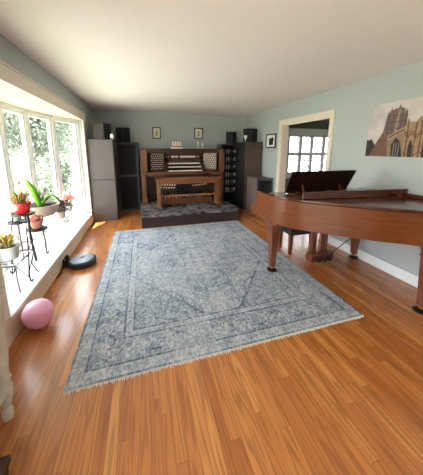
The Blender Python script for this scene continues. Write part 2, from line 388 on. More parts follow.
f.build('casing', M['grayframe'], w2, bevel=.004)
xs = [(4.46, 4.81), (4.92, 5.24), (5.35, 5.71), (5.82, 6.18)]
f = MB(); last = WX0
for a, b in xs: f.box(last, a, YB+.0, y1, WZ0, WZ1); last = b
f.box(last, WX1, YB, y1, WZ0, WZ1)
f.box(WX0, WX1, YB-.01, y1, 1.335, 1.435); f.box(WX0, WX1, YB, y1, WZ0, .81); f.box(WX0, WX1, YB, y1, 1.915, WZ1)
f.build('frame', M['grayframe'], w2)
for a, b in xs:
    for z0, z1 in ((.81, 1.35), (1.42, 1.915)):
        g = MB(); g.box((a+b)/2-.013, (a+b)/2+.013, YB+.03, YB+.06, z0, z1)
        for k in (1, 2): g.box(a, b, YB+.03, YB+.06, z0+(z1-z0)*k/3-.012, z0+(z1-z0)*k/3+.012)
        gm = g.build('sash', M['grayframe'], w2)
        p = MB().box(a, b, YB+.043, YB+.047, z0, z1).build('pane', M['glass'], w2); p.parent = gm

# ---------------------------------------------------------------- outside
struct(bx('ground', M['lawn'], (-60, 60, -60, 80, -.55, -.5)))
struct(bx('sun_blocker', M['white'], (XL-.9, XL-T, .6, 3.75, 2.42, 2.56)))  # unseen partial eave, added to keep a sun patch off the floor
struct(bx('path', M['drive'], (-5.6, -3.3, -20, 40, -.5, -.48)))
struct(bx('terrain', M['drive'], (3, 40, YB+1.2, 40, -.5, -.47)))
def shrub(name, c, rad, n, size, mat, label, cat, trunk=None):
    t = thing(name, (c[0], c[1], -.5), label, cat)
    m = MB()
    for k in range(7):
        o = Vector((random.uniform(-.5,.5)*rad[0], random.uniform(-.5,.5)*rad[1], random.uniform(-.45,.5)*rad[2]))
        m.clump(Vector(c)+o, [r*.62 for r in rad], n//7, size)
    m.build('crown', mat, t, smooth='leaf')
    zb = -.5
    MB().tube([(c[0], c[1], zb), (c[0]+.04, c[1]-.03, (zb+c[2])/2), (c[0], c[1], c[2])], [.13, .1, .05] if rad[2] > 1.2 else [.04, .03, .015]).build('trunk', M['bark'], t, smooth=True)
for a in (
 ('tree', (-4.3, 11.6, 2.6), (1.5, 1.5, 3.0), 9000, .07, 'tree', 'dense grey green tree outside the far bay pane beside the corner jamb'),
 ('tree', (-6.9, 14.6, 2.8), (1.9, 1.8, 3.2), 9000, .085, 'tree2', 'pale green tree outside the middle pane of the bay window'),
 ('tree', (-11.5, 16.5, 3.6), (2.4, 2.2, 3.6), 9000, .10, 'tree', 'tall tree outside seen in the leftmost visible bay pane'),
 ('tree', (-5.6, 18.6, 3.4), (2.2, 2.0, 3.8), 9000, .10, 'tree2', 'tall pale tree outside behind the dense grey green tree'),
 ('shrub', (-2.55, 6.6, .35), (.5, .8, .8), 2200, .05, 'tree2', 'low pale shrub outside below the farthest bay pane'),
 ('shrub', (-3.0, 9.2, .5), (.7, .9, 1.0), 2200, .06, 'tree', 'mid green shrub outside between the low pale shrub and the trees'),
 ('shrub', (-6.3, 9.4, .2), (.7, .9, .8), 1400, .06, 'tree2', 'round shrub outside across the pale path'),
): shrub(a[0], a[1], a[2], a[3], a[4], M[a[5]], a[6], a[0])

# ---------------------------------------------------------------- persian rug
RX0, RX1, RY0, RY1 = -.547, 1.892, 1.39, 4.368
rug = thing('area_rug', ((RX0+RX1)/2, (RY0+RY1)/2, 0), 'large faded blue and grey patterned area rug on the oak floor', 'rug')
nu, nv = 330, 400
U, V = np.meshgrid(np.linspace(RX0, RX1, nu+1), np.linspace(RY0, RY1, nv+1)); W, L = RX1-RX0, RY1-RY0
cx, cy = (RX0+RX1)/2, (RY0+RY1)/2; x = np.abs(U-cx); y = np.abs(V-cy); e = np.minimum(W/2-x, L/2-y)
rs = np.random.RandomState(3)
def vnoise(px, py, n=64, seed=0):
    g = np.random.RandomState(seed).rand(n, n); ix = np.floor(px).astype(int); iy = np.floor(py).astype(int); fx = px-ix; fy = py-iy
    fx = fx*fx*(3-2*fx); fy = fy*fy*(3-2*fy); G = lambda a, b: g[a % n, b % n]
    return (G(ix,iy)*(1-fx)+G(ix+1,iy)*fx)*(1-fy)+(G(ix,iy+1)*(1-fx)+G(ix+1,iy+1)*fx)*fy
def vine(px, py, f, seed, w): return (np.abs(vnoise(px*f, py*f, seed=seed)-.5) < w).astype(float)
def rosette(px, py, s, ph=0):
    qx = (px/s+ph) % 1-.5; qy = (py/s+ph) % 1-.5; r = np.hypot(qx, qy); th = np.arctan2(qy, qx); rr = .30+.09*np.cos(6*th)
    return ((r < rr) & (r > rr-.1)).astype(float)+((r < .09)).astype(float)
light, midc, dark, deep, cream = [lin(c) for c in ((180,183,186), (126,139,152), (82,99,117), (57,72,92), (200,200,199))]
def over(c, m, col, a=1.): m = (m*a)[..., None]; return c*(1-m)+col*m
dia = x/.98+y/1.28; dia2 = dia+.05*np.cos(np.arctan2(y, x)*12)
col = np.ones(U.shape+(3,))*light
pat = np.clip(vine(x, y, 13, 1, .055)+vine(x, y, 21, 2, .06)*.8+rosette(x, y, .17)*.9, 0, 1)
col = over(col, pat, dark, .78)
med = (dia2 < 1).astype(float); col = over(col, med, midc, .95)
pm = np.clip(vine(x, y, 15, 5, .06)+rosette(x, y, .145, .5)+vine(x, y, 26, 6, .06), 0, 1)
col = over(col, med*pm, cream, .55)
for k, (lo, hi) in enumerate(((.97, 1.0), (.66, .685), (.34, .37))): col = over(col, ((dia2 > lo) & (dia2 < hi)).astype(float), deep, .45)
col = over(col, ((dia2 < .66) & (dia2 > .37)).astype(float)*(1-pm), dark, .4); col = over(col, (dia2 < .34).astype(float), light, .6)
col = over(col, ((dia2 < .34)).astype(float)*rosette(x, y, .12), deep, .55)
cor = (((W/2-.42-x)/.62+(L/2-.42-y)/.8 < 1) & (e > .42)).astype(float)
col = over(col, cor*(1-pat), midc, .45); col = over(col, ((np.abs((W/2-.42-x)/.62+(L/2-.42-y)/.8-1) < .03) & (e > .42)).astype(float), deep, .6)
bd = ((e > .11) & (e < .33)).astype(float)
t = np.where(W/2-x < L/2-y, y, x); s_ = e-.22
col = over(col, bd, midc, .9)
wv = np.abs(s_-.055*np.sin(t*2*PI/.36)); col = over(col, bd*(wv < .012), deep, .75)
pr = np.clip(rosette(t, s_+.11, .22)+vine(t, e, 24, 9, .07), 0, 1); col = over(col, bd*pr, cream, .65)
pr2 = rosette(t+.11, s_+.11, .11, .25); col = over(col, bd*pr2, deep, .4)
for lo, hi, cc, a in ((0, .022, dark, .8), (.022, .1, light, .5), (.1, .114, deep, .85), (.33, .345, deep, .85), (.345, .40, light, .6), (.40, .415, deep, .75)):
    col = over(col, ((e >= lo) & (e < hi)).astype(float), cc, a)
for lo, hi in ((.03, .092), (.35, .395)):
    col = over(col, ((e > lo) & (e < hi)).astype(float)*np.clip(rosette(t, e-lo, hi-lo), 0, 1), dark, .8)
wear = vnoise(U*3.1, V*3.1, seed=11)*.5+vnoise(U*9, V*9, seed=12)*.3+vnoise(U*60, V*60, seed=13)*.2
col = over(col, np.clip((wear-.45)*2.4, 0, .5), light)
fine = vnoise(U*95, V*70, seed=14); col = over(col, np.clip((fine-.5)*2.2, 0, .36), dark); col = over(col, np.clip((.42-fine)*2.0, 0, .34), cream)
col = col*(.86+.28*rs.rand(*U.shape)[..., None])
P = painted_grid('pile', nu, nv, lambda a, b: (RX0+a*W, RY0+b*L, .0125), col, M['rug'], rug)
bx('backing', M['fringe'], (RX0+.002, RX1-.002, RY0+.002, RY1-.002, .001, .0115), rug)
w = MB()
for (yy, sg) in ((RY0, -1), (RY1, 1)):
    n = 190
    for k in range(n):
        xx = RX0+(k+.5)*W/n; l_ = .009+.011*random.random(); dx = random.uniform(-.008, .008)
        w.hexa(((xx-.004, yy, .001), (xx+.004, yy, .001), (xx+.003+dx, yy+sg*l_, .001), (xx-.003+dx, yy+sg*l_, .001)), ((xx-.004, yy, .010), (xx+.004, yy, .010), (xx+.002+dx, yy+sg*l_, .004), (xx-.002+dx, yy+sg*l_, .004)))
fr = w.build('fringe', M['fringe'], rug); fr['kind'] = 'stuff'

# ---------------------------------------------------------------- platform + organ
PX0, PX1, PY0, PY1, PZ = -.07, 1.955, 4.425, 6.2, .235
tag(bx('platform', M['platf'], (PX0, PX1, PY0, PY1, 0, PZ), bevel=.008), 'low dark carpeted platform that the wooden organ stands on', 'platform')
w = MB(); nx, ny = 70, 62; g = []
for j in range(ny+1):
    row = []
    for i in range(nx+1):
        X = PX0-.012+(PX1-PX0+.024)*i/nx; Y = PY0-.02+(PY1-PY0)*j/ny
        h = .004+.016*abs(mnoise.noise(Vector((X*9, Y*9, 0))))+.008*random.random(); row.append(w.bm.verts.new((X, Y, PZ+.002+h)))
    g.append(row)
for j in range(ny):
    for i in range(nx): w.bm.faces.new((g[j][i], g[j][i+1], g[j+1][i+1], g[j+1][i]))
low = [w.bm.verts.new((v.co.x, PY0-.016, PZ-.022-.02*abs(mnoise.noise(Vector((v.co.x*7, 3, 0)))))) for v in g[0]]
for i in range(nx): w.bm.faces.new((low[i], low[i+1], g[0][i+1], g[0][i]))
tag(w.build('shag_mat', M['shag'], smooth=True), 'mottled grey shag mat covering the top of the dark platform', 'mat')

Z0 = PZ+.03
org = thing('theatre_organ', (.96, 5.75, Z0), 'large oak theatre organ console with three keyboards and banks of white stop knobs', 'organ')
OX0, OX1, OYF, OYK = -.035, 1.97, 5.5, 6.12
ZT = 1.525
def B(name, mat, b, bevel=.004, parent=org): return bx(name, M[mat], b, parent, bevel)
for x0, x1 in ((OX0, OX0+.05), (OX1-.05, OX1)): B('side_panel', 'oak', (x0, x1, OYF, OYK, Z0, ZT-.03))
for x0 in (OX0-.005, OX1-.135):                                # wide front stiles
    w = MB(); w.box(x0, x0+.14, OYF-.03, OYF, .95, ZT-.03); w.box(x0+.01, x0+.10, OYF-.03, OYF+.02, Z0+.1, .93); w.box(x0-.005, x0+.12, OYF-.05, OYF+.04, Z0, Z0+.11)
    w.build('stile', M['oak'], org, bevel=.005)
B('top_board', 'oakd', (OX0-.02, OX1+.02, OYF-.05, OYK, ZT-.03, ZT), .008)
B('top_rail', 'oakd', (OX0+.1, OX1-.1, OYF-.01, OYF+.03, ZT-.10, ZT-.03))
B('back_panel', 'oakd', (OX0+.05, OX1-.05, OYK-.03, OYK, Z0, ZT-.03))
B('knee_panel', 'oakd', (OX0+.1, OX1-.1, 5.86, 5.88, Z0, .93))
B('key_shelf', 'oakd', (OX0+.1, OX1-.1, OYF-.02, 6.0, .93, .965), .006)
for x0, x1 in ((.0, .56), (1.48, 1.945)):
    B('key_cheek', 'oak', (x0, x1, 5.36, 5.62, .945, .985), .006)
    B('cheek_bracket', 'oak', (x0+.10, x1-.1, 5.40, 5.6, .89, .945), .006)
B('front_rail', 'oak', (.5, 1.5, 5.44, 5.50, .915, .965), .006)
for x0 in (.52, 1.42): MB().hexa(((x0, 5.5, .965), (x0+.06, 5.5, .965), (x0+.06, 5.85, .965), (x0, 5.85, .965)), ((x0, 5.52, 1.04), (x0+.06, 5.52, 1.04), (x0+.06, 5.85, 1.3), (x0, 5.85, 1.3))).build('manual_cheek', M['oakd'], org)
for k in range(3):                                             # three manuals
    yk, zk = 5.50+.115*k, .995+.082*k
    mo = B('manual', 'oakd', (.58, 1.42, yk, yk+.16, zk-.028, zk-.006), .002)
    w = MB()
    for i in range(36): w.box(.59+i*.0228, .59+i*.0228+.0216, yk-.012, yk+.13, zk-.006, zk+.016)
    nt = w.build('white_keys', M['ivory'], org); nt.parent = mo
    w = MB()
    for i in range(35):
        if i % 7 in (0, 1, 3, 4, 5): w.box(.59+(i+1)*.0228-.0065, .59+(i+1)*.0228+.0065, yk+.045, yk+.13, zk+.016, zk+.027)
    nt = w.build('black_keys', M['black'], org); nt.parent = mo
nb = B('nameboard', 'oakd', (.5, 1.5, 5.86, 5.9, 1.18, 1.42))
for i in range(26):
    if i not in (3, 7, 8): st = MB().box(.70+i*.0235, .70+i*.0235+.019, 5.83, 5.855, 1.305, 1.35).build('stop_tab', M['ivory'], org); st.parent = nb
for xx in (.58, .63, 1.36, 1.41): st = MB().lathe([(.013, 0), (.013, .02)], (xx, 5.86, 1.33), 10, (0, -1, 0)).build('tilt_tablet', M['ivory'], org); st.parent = nb
jl = None
for sgn, xc in ((1, .34), (-1, 1.65)):                         # angled stop jambs with knobs
    ang = math.radians(-20*sgn); R = Matrix.Translation((xc, 5.66, 0)) @ Matrix.Rotation(-ang, 4, 'Z')
    jm = MB().box(-.17, .17, 0, .03, 1.0, ZT-.1, R).build('stop_jamb', M['oakd'] if sgn > 0 else M['oak'], org, bevel=.003)
    for r in range(8):
        for c in range(6):
            p = R @ Vector((-.135+c*.054+(.013 if r % 2 else -.013), 0, 1.035+r*.05)); ax = R.to_3x3() @ Vector((0, -1, 0))
            if jl is None:
                k = MB().lathe([(.008, 0), (.008, .022), (.012, .026), (.013, .036), (.009, .042)], (0, 0, 0), 10, (0, -1, 0)).build('stop_knob', M['ivory'], None, smooth=True)
                me = k.data; bpy.data.objects.remove(k); jl = me
            ko = bpy.data.objects.new('stop_knob', jl); C.objects.link(ko); ko.parent = jm; ko.location = p-Vector(ORG[org.name]); ko.rotation_euler = (0, 0, -ang); ko.scale = (1, 1, 1) if sgn > 0 else (1.25, 1, 1.25)
# expression shoes, toe studs
kb = B('toe_board', 'oakd', (.3, 1.62, 5.80, 5.86, .40, .74))
for i in range(4):
    x0 = .80+i*.095
    sh = MB().hexa(((x0, 5.74, .50), (x0+.085, 5.74, .50), (x0+.085, 5.80, .50), (x0, 5.80, .50)), ((x0, 5.70, .72), (x0+.085, 5.70, .72), (x0+.085, 5.725, .73), (x0, 5.725, .73))).build('expression_shoe', M['blackm'], org, bevel=.006)
for side in (0, 1):
    for r in range(2):
        for i in range(7):
            xx = (.36+i*.062 if side == 0 else 1.22+i*.058)+r*.025; tb = MB().lathe([(.009, 0), (.009, .035), (.017, .038), (.017, .05)], (xx, 5.8, .56+r*.07+(.02 if side else 0)+i*.004*(1 if side else -1)), 10, (0, -1, .35)).build('toe_stud', M['ivory'], org, smooth=True); tb.parent = kb
# pedalboard (its own thing)
pb = thing('pedalboard', (.96, 5.45, Z0), 'wooden organ pedalboard lying under the organ bench', 'pedalboard')
B('frame_rail', 'oakd', (.37, 1.57, 5.19, 5.23, Z0, Z0+.13), parent=pb); B('frame_rail', 'oakd', (.37, 1.57, 5.70, 5.74, Z0, Z0+.13), parent=pb)
B('heel_board', 'oak', (.38, 1.56, 5.16, 5.19, Z0, Z0+.125), parent=pb)
nat = None
i = 0
for k in range(32):
    xx = .385+k*.037; sharp = (k % 12) in (1, 3, 6, 8, 10)
    if sharp:
        o = MB().box(xx, xx+.022, 5.42, 5.69, Z0+.14, Z0+.205).build('sharp_pedal', M['black'], pb, bevel=.006)
    else:
        o = MB().box(xx, xx+.026, 5.2, 5.7, Z0+.10, Z0+.138).build('natural_pedal', M['pedal'], pb, bevel=.004)
# organ bench
bn = thing('organ_bench', (.97, 4.98, Z0), 'long oak organ bench standing in front of the organ console', 'bench')
B('seat', 'oakbench', (.245, 1.70, 4.84, 5.14, .86, .895), .006, bn)
B('seat_apron', 'oakbench', (.30, 1.65, 4.87, 4.90, .775, .86), .004, bn)
for x0 in (.275, 1.595):
    w = MB(); w.box(x0, x0+.065, 4.87, 5.12, Z0+.03, .86); w.box(x0-.012, x0+.077, 4.85, 5.14, Z0, Z0+.05)
    w.build('leg', M['oakbench'], bn, bevel=.006)
B('stretcher', 'pedal', (.34, 1.595, 5.0, 5.03, .485, .515), .004, bn)
# things on the organ top
px = thing('photo_box', (.83, 5.75, ZT), 'small pink and white picture panel standing on the middle of the organ top', 'picture')
bx('panel', M['photop'], (.70, .95, 5.72, 5.76, ZT+.03, ZT+.20), px, .004); bx('stand', M['whitep'], (.68, .97, 5.69, 5.79, ZT, ZT+.03), px, .004)
w = MB()
for k in range(4): w.box(.715+k*.06, .755+k*.06, 5.71, 5.722, ZT+.06, ZT+.175)
w.build('print', M['paper'], px)
for xx, hh, lab in ((1.37, .19, 'tall white candle figurine on the right part of the organ top'), (1.48, .15, 'short white candle figurine on the organ top near the right end')):
    t = thing('figurine', (xx, 5.78, ZT), lab, 'figurine', 'figurines on the organ')
    MB().lathe([(.032, 0), (.034, .012), (.014, .03), (.016, hh*.55), (.026, hh*.7), (.02, hh*.85), (.006, hh)], (xx, 5.78, ZT), 14).build('body', M['whitep'], t, smooth=True)
    MB().lathe([(.036, 0), (.036, .01)], (xx, 5.78, ZT-.0), 14).build('base', M['mid'], t)

# ---------------------------------------------------------------- speakers, cabinets, rack
tc_ = thing('tall_cabinet', (-.81, 5.5, 0), 'tall pale grey two panel cabinet beside the bay window', 'cabinet')
bx('carcass', M['greyside'], (-1.03, -.55, 5.152, 5.86, 0, 1.70), tc_, .004)
bx('upper_panel', M['greycab'], (-1.035, -.565, 5.13, 5.15, .893, 1.698), tc_, .004); bx('lower_panel', M['greycab'], (-1.035, -.565, 5.13, 5.15, .004, .885), tc_, .004)
sp = thing('floor_speaker', (-.33, 6.05, 0), 'tall black floor speaker with two stacked grilles left of the organ', 'speaker')
bx('cabinet', M['slate'], (-.58, -.10, 5.90, 6.28, 0, 1.66), sp, .006)
for z0, z1 in ((.05, .84), (.90, 1.62)): bx('grille', M['grille'], (-.535, -.145, 5.885, 5.90, z0, z1), sp, .004)
def corner_speaker(loc, rot, w, h, name_mat, label):
    """box whose front is two angled grilles meeting at a centre ridge"""
    t = thing('bookshelf_speaker', (0, 0, 0), label, 'speaker', 'small angled speakers on top of the cabinets')
    d = w*.42; poly = [(-w/2, 0), (0, -d*.55), (w/2, 0), (w/2*.72, d*.8), (-w/2*.72, d*.8)]
    MB().prism(poly, 0, h).build('cabinet', M['blackm'], t, bevel=.004)
    for s, mt in ((-1, name_mat), (1, 'grille')):
        a, b = Vector((s*w/2*.95, -.004, 0)), Vector((s*.012, -d*.55-.002, 0)); dd = (b-a).normalized(); nn = Vector((dd.y, -dd.x, 0)); nn = nn if nn.y < 0 else -nn
        MB().extr([a+Vector((0,0,.02)), b+Vector((0,0,.02)), b+Vector((0,0,h-.02)), a+Vector((0,0,h-.02))], nn*.01).build('grille', M[mt], t)
    MB().box(-.006, .006, -d*.55-.012, -d*.55+.02, 0.01, h-.01).build('centre_strip', M['slate'], t)
    t.location = loc; t.rotation_euler = (0, 0, rot); return t
corner_speaker((-.775, 5.42, 1.70), math.radians(22), .36, .335, 'greycab', 'angled small speaker with left face painted pale as if window lit on top of the grey cabinet')  # grey on the left grille stands in for window light
corner_speaker((-.415, 6.06, 1.66), 0, .32, .355, 'grille', 'black angled small speaker on top of the tall floor speaker')
corner_speaker((2.36, 6.02, 1.66), 0, .30, .325, 'grille', 'small black angled speaker on top of the black equipment rack')
corner_speaker((2.70, 5.55, 1.70), math.radians(-12), .37, .34, 'grille', 'larger black angled speaker on top of the tall brown cabinet')
t = thing('table_lamp', (-.57, 5.30, 1.70), 'tiny white lamp at the front right corner of the grey cabinet top', 'lamp')
MB().lathe([(.035, 0), (.035, .012), (.01, .02), (.01, .04)], (-.585, 5.30, 1.70), 14).build('base', M['whitep'], t, smooth=True)
MB().lathe([(.04, .04), (.034, .09), (.03, .115)], (-.585, 5.30, 1.70), 14).build('lamp_shade', M['whitep'], t, smooth=True)
t = thing('motion_sensor', (XL+.03, 6.02, 2.07), 'round white sensor on the left wall near the back corner', 'sensor')
MB().lathe([(.045, 0), (.045, .03), (.03, .05)], (XL, 6.02, 2.08), 16, (1, 0, 0)).build('body', M['whitep'], t, smooth=True)
MB().lathe([(.02, .05), (.012, .06)], (XL, 6.02, 2.08), 12, (1, 0, 0)).build('lens', M['mat'], t, smooth=True)

rk = thing('equipment_rack', (2.3, 6.0, 0), 'black open rack of amplifiers right of the organ', 'rack')
RX, RX_ = 2.015, 2.56
w = MB()
for xx in (RX, RX_-.03):
    for yy in (5.80, 6.2): w.box(xx, xx+.03, yy, yy+.03, 0, 1.65)
w.box(RX, RX_, 5.80, 6.23, 1.62, 1.65); w.box(RX, RX_, 5.8, 6.23, 0.02, .06)
w.build('frame', M['black'], rk, bevel=.003)
bx('side_panel', M['black'], (RX_-.005, RX_, 5.83, 6.2, .06, 1.62), rk); bx('side_panel', M['black'], (RX, RX+.005, 5.83, 6.2, .06, 1.62), rk); bx('back_panel', M['black'], (RX, RX_, 6.225, 6.232, .06, 1.62), rk)
for k in range(6):
    bx('shelf', M['black'], (RX+.006, RX_-.006, 5.81, 6.2, .36+k*.205-.012, .36+k*.205), rk)
labs = ['bottom', 'second from the bottom', 'third from the bottom', 'fourth from the bottom', 'fifth from the bottom', 'topmost']
am = None
for k in range(6):
    z = .36+k*.205; lab = 'black rack amplifier with silver trim, %s shelf of the equipment rack' % labs[k]
    if am is None:
        am = thing('amplifier', (2.2875, 5.99, z), lab, 'amplifier', 'amplifiers on the rack shelves')
        bx('body', M['blackm'], (RX+.04, RX_-.04, 5.84, 6.16, z, z+.15), am, .004)
        for xx in (2.15, 2.215): bx('handle', M['steel'], (xx, xx+.028, 5.815, 5.84, z+.02, z+.13), am, .003)
        MB().lathe([(.05, 0), (.05, .02), (.035, .026)], (2.42, 5.84, z+.08), 18, (0, -1, 0)).build('fan_cover', M['steel'], am, smooth=True)
        MB().box(2.10, 2.36, 5.828, 5.84, z+.004, z+.014).box(2.28, 2.36, 5.83, 5.84, z+.06, z+.1).build('trim_strip', M['slate'], am)
    else: dup(am, (2.2875, 5.99, z), 0, lab)
bc = thing('brown_cabinet', (2.66, 5.5, 0), 'tall brown wooden speaker cabinet in the back right corner', 'cabinet')
bx('carcass', M['blackm'], (2.415, 2.875, 5.22, 5.80, 0, 1.70), bc, .004); bx('front_panel', M['browncab'], (2.425, 2.875, 5.20, 5.22, .01, 1.695), bc, .004)
cn = thing('cup_lamp', (2.44, 5.27, 1.70), 'small white cup lamp on the front left corner of the brown cabinet top', 'lamp')
MB().lathe([(.006, 0), (.006, .05), (.025, .07), (.045, .15), (.04, .15)], (2.44, 5.27, 1.70), 14).build('shade', M['whitep'], cn, smooth=True)
cn.location = (2.44, 5.27, 1.70)
for ch in cn.children: ch.location = Vector((2.44, 5.27, 1.70))-Vector((2.44, 5.27, 1.70))
mc = thing('low_cabinet', (2.68, 4.9, 0), 'low mauve grey speaker cabinet between the brown cabinet and the doorway', 'cabinet')
bx('carcass', M['mauve'], (2.475, 2.875, 4.65, 5.17, 0, .865), mc, .005); bx('grille', M['grille'], (2.51, 2.845, 4.635, 4.65, .06, .81), mc, .003)
bx('front_frame', M['slate'], (2.475, 2.875, 4.643, 4.652, 0, .865), mc)
for zz in (.70, .63): MB().lathe([(.012, 0), (.012, .012)], (2.475, 4.88, zz), 10, (-1, 0, 0)).build('knob', M['steel'], mc)

# ---------------------------------------------------------------- pictures
def small_frame(x0, x1, z0, z1, label):
    t = thing('picture_frame', ((x0+x1)/2, YB, z0), label, 'picture', 'framed sketches on the back wall'); y = YB-.022; b = .024
    w = MB(); w.box(x0, x0+b, y, YB-.001, z0, z1); w.box(x1-b, x1, y, YB-.001, z0, z1); w.box(x0+b, x1-b, y, YB-.001, z0, z0+b); w.box(x0+b, x1-b, y, YB-.001, z1-b, z1)
    w.build('frame', M['frameb'], t); bx('mat_board', M['paper'], (x0+b, x1-b, YB-.010, YB-.002, z0+b, z1-b), t)
    w = MB(); mx, mz = (x0+x1)/2, (z0+z1)/2
    w.box(mx-.022, mx+.022, YB-.012, YB-.010, mz-.07, mz+.03); w.box(mx-.012, mx+.012, YB-.012, YB-.010, mz+.03, mz+.07); w.box(mx-.05, mx+.05, YB-.012, YB-.010, mz-.08, mz-.07)
    w.build('sketch', M['ink'], t)
small_frame(.285, .495, 1.78, 2.075, 'black framed sketch on the back wall above the left end of the organ')
small_frame(1.395, 1.64, 1.795, 2.085, 'black framed sketch on the back wall above the right part of the organ')
t = thing('picture_frame', (XR, 4.84, 1.55), 'black framed dark portrait on white mat left of the doorway', 'picture')
w = MB(); y0, y1, z0, z1, b = 4.63, 5.06, 1.55, 1.872, .03; X0, X1 = XR-.024, XR-.001
w.box(X0, X1, y0, y0+b, z0, z1); w.box(X0, X1, y1-b, y1, z0, z1); w.box(X0, X1, y0+b, y1-b, z0, z0+b); w.box(X0, X1, y0+b, y1-b, z1-b, z1); w.build('frame', M['frameb'], t)
bx('mat_board', M['mat'], (XR-.012, XR-.002, y0+b, y1-b, z0+b, z1-b), t)
w = MB(); w.box(XR-.014, XR-.012, y0+.11, y1-.14, z0+.07, z1-.1); w.extr([(XR-.014, 4.78+.06*math.cos(a*PI/8), 1.74+.055*math.sin(a*PI/8)) for a in range(16)], (.002, 0, 0)); w.build('portrait', M['navy'], t)

# canvas print of a gothic church
pt = thing('canvas_print', (XR-.03, 1.945, 1.435), 'large unframed canvas print of a gothic stone church on the right wall', 'picture')
py0, py1, pz0, pz1 = 1.44, 2.395, 1.435, 2.07
bx('stretcher', M['edge'], (XR-.03, XR-.002, py0, py1, pz0, pz1), pt)
nu, nv = 240, 160
S, Tt = np.meshgrid(np.linspace(0, 1, nu+1), np.linspace(0, 1, nv+1))
def inpoly(poly):
    r = np.zeros(S.shape, bool); n = len(poly)
    for i in range(n):
        (x1, y1_), (x2, y2) = poly[i], poly[(i+1) % n]
        c = ((y1_ > Tt) != (y2 > Tt)) & (S < (x2-x1)*(Tt-y1_)/(y2-y1_+1e-9)+x1); r ^= c
    return r.astype(float)
pc = np.ones(S.shape+(3,))*lin((206, 198, 198)); cl = vnoise(S*5, Tt*4, seed=21)*.6+vnoise(S*13, Tt*9, seed=22)*.4
pc = over(pc, np.clip((cl-.45)*2, 0, .7), lin((226, 216, 212))); pc = over(pc, np.clip((.45-cl)*2, 0, .5), lin((178, 174, 178)))
stone = lambda base, sd: lin(base)*(.75+.5*(vnoise(S*60, Tt*26, seed=sd)*.5+vnoise(S*22, Tt*14, seed=sd+1)*.5))[..., None]
tower = [(.205,.405),(.249,.855),(.258,.80),(.273,.835),(.287,.898),(.30,.85),(.312,.861),(.341,.879),(.362,.868),(.38,.942),(.395,.88),(.409,.877),(.434,.863),(.447,.80),(.459,.85),(.478,.789),(.485,.545),(.301,.334)]
pc = over(pc, inpoly(tower), stone((122,104,98), 30))
for s0, s1 in ((.245,.26),(.30,.312),(.40,.415),(.45,.462)): pc = over(pc, inpoly([(s0,.42),(s1,.42),(s1+.015,.8),(s0+.015,.8)]), lin((86,72,70)), .6)
pc = over(pc, inpoly([(.345,.45),(.375,.46),(.395,.85),(.375,.85)]), lin((178,156,134)), .8)
for tt in (.5, .63, .74): pc = over(pc, inpoly(tower)*((Tt > tt) & (Tt < tt+.015)), lin((80,68,66)), .6)
pc = over(pc, inpoly([(.057,0),(.088,.145),(.184,.391),(.205,.454),(.278,.351),(.343,.0)]), stone((122,92,78), 40))
pc = over(pc, inpoly([(.278,.30),(.30,.0),(.5,.0),(.49,.5),(.40,.42)]), stone((150,126,104), 44))
pc = over(pc, inpoly([(.343,0),(.333,.224),(.382,.354),(.441,.266),(.476,.0)]), lin((62,60,64)))
for s0 in (.365, .395, .425): pc = over(pc, inpoly([(s0,0),(s0+.008,0),(s0+.006,.26),(s0-.002,.26)]), lin((150,144,140)))
pc = over(pc, inpoly([(.275,.384),(.472,.545),(.484,.471),(.304,.302)]), stone((166,146,122), 50))
pc = over(pc, inpoly([(.285,.355),(.47,.505),(.476,.49),(.292,.335)]), lin((92,78,70)))
right = [(.477,0),(.468,.472),(.48,.587),(.495,.70),(.51,.62),(.584,.594),(.60,.65),(.626,.70),(.64,.62),(.70,.66),(.75,.56),(.78,.64),(.80,.55),(.90,.50),(.92,.6),(.94,.48),(1,.45),(1,0)]
pc = over(pc, inpoly(right), stone((168,138,110), 60))
for s0 in (.50, .585, .64, .72, .79, .86, .94): pc = over(pc, inpoly(right)*inpoly([(s0,0),(s0+.016,0),(s0+.01,.8),(s0-.004,.8)]), lin((78,60,52)), .75)
for tt in (.07, .37, .41): pc = over(pc, inpoly(right)*((np.abs(Tt-tt-.03*np.sin(S*70)) < .012)), lin((92,72,60)), .8)
for s0 in (.535, .68, .82): pc = over(pc, inpoly([(s0,.0),(s0-.005,.2),(s0+.02,.31),(s0+.045,.2),(s0+.045,0)]), lin((66,60,62)))
pc = over(pc, inpoly([(0,0),(0,.33),(.027,.317),(.065,.342),(.126,.211),(.09,.12),(.06,0)]), lin((64,58,58)))
pc = pc*np.array([.86, .85, .86])
painted_grid('picture', nu, nv, lambda a, b: (XR-.0308, py1-a*(py1-py0), pz0+b*(pz1-pz0)), pc, M['canvas'], pt)

# ---------------------------------------------------------------- grand piano (keyboard faces the organ)
gp = thing('grand_piano', (2.15, 1.95, 0), 'reddish brown mahogany grand piano with closed lid along the right wall', 'piano')
def G(name, mat, b, bevel=.004): return bx(name, M[mat], b, gp, bevel)
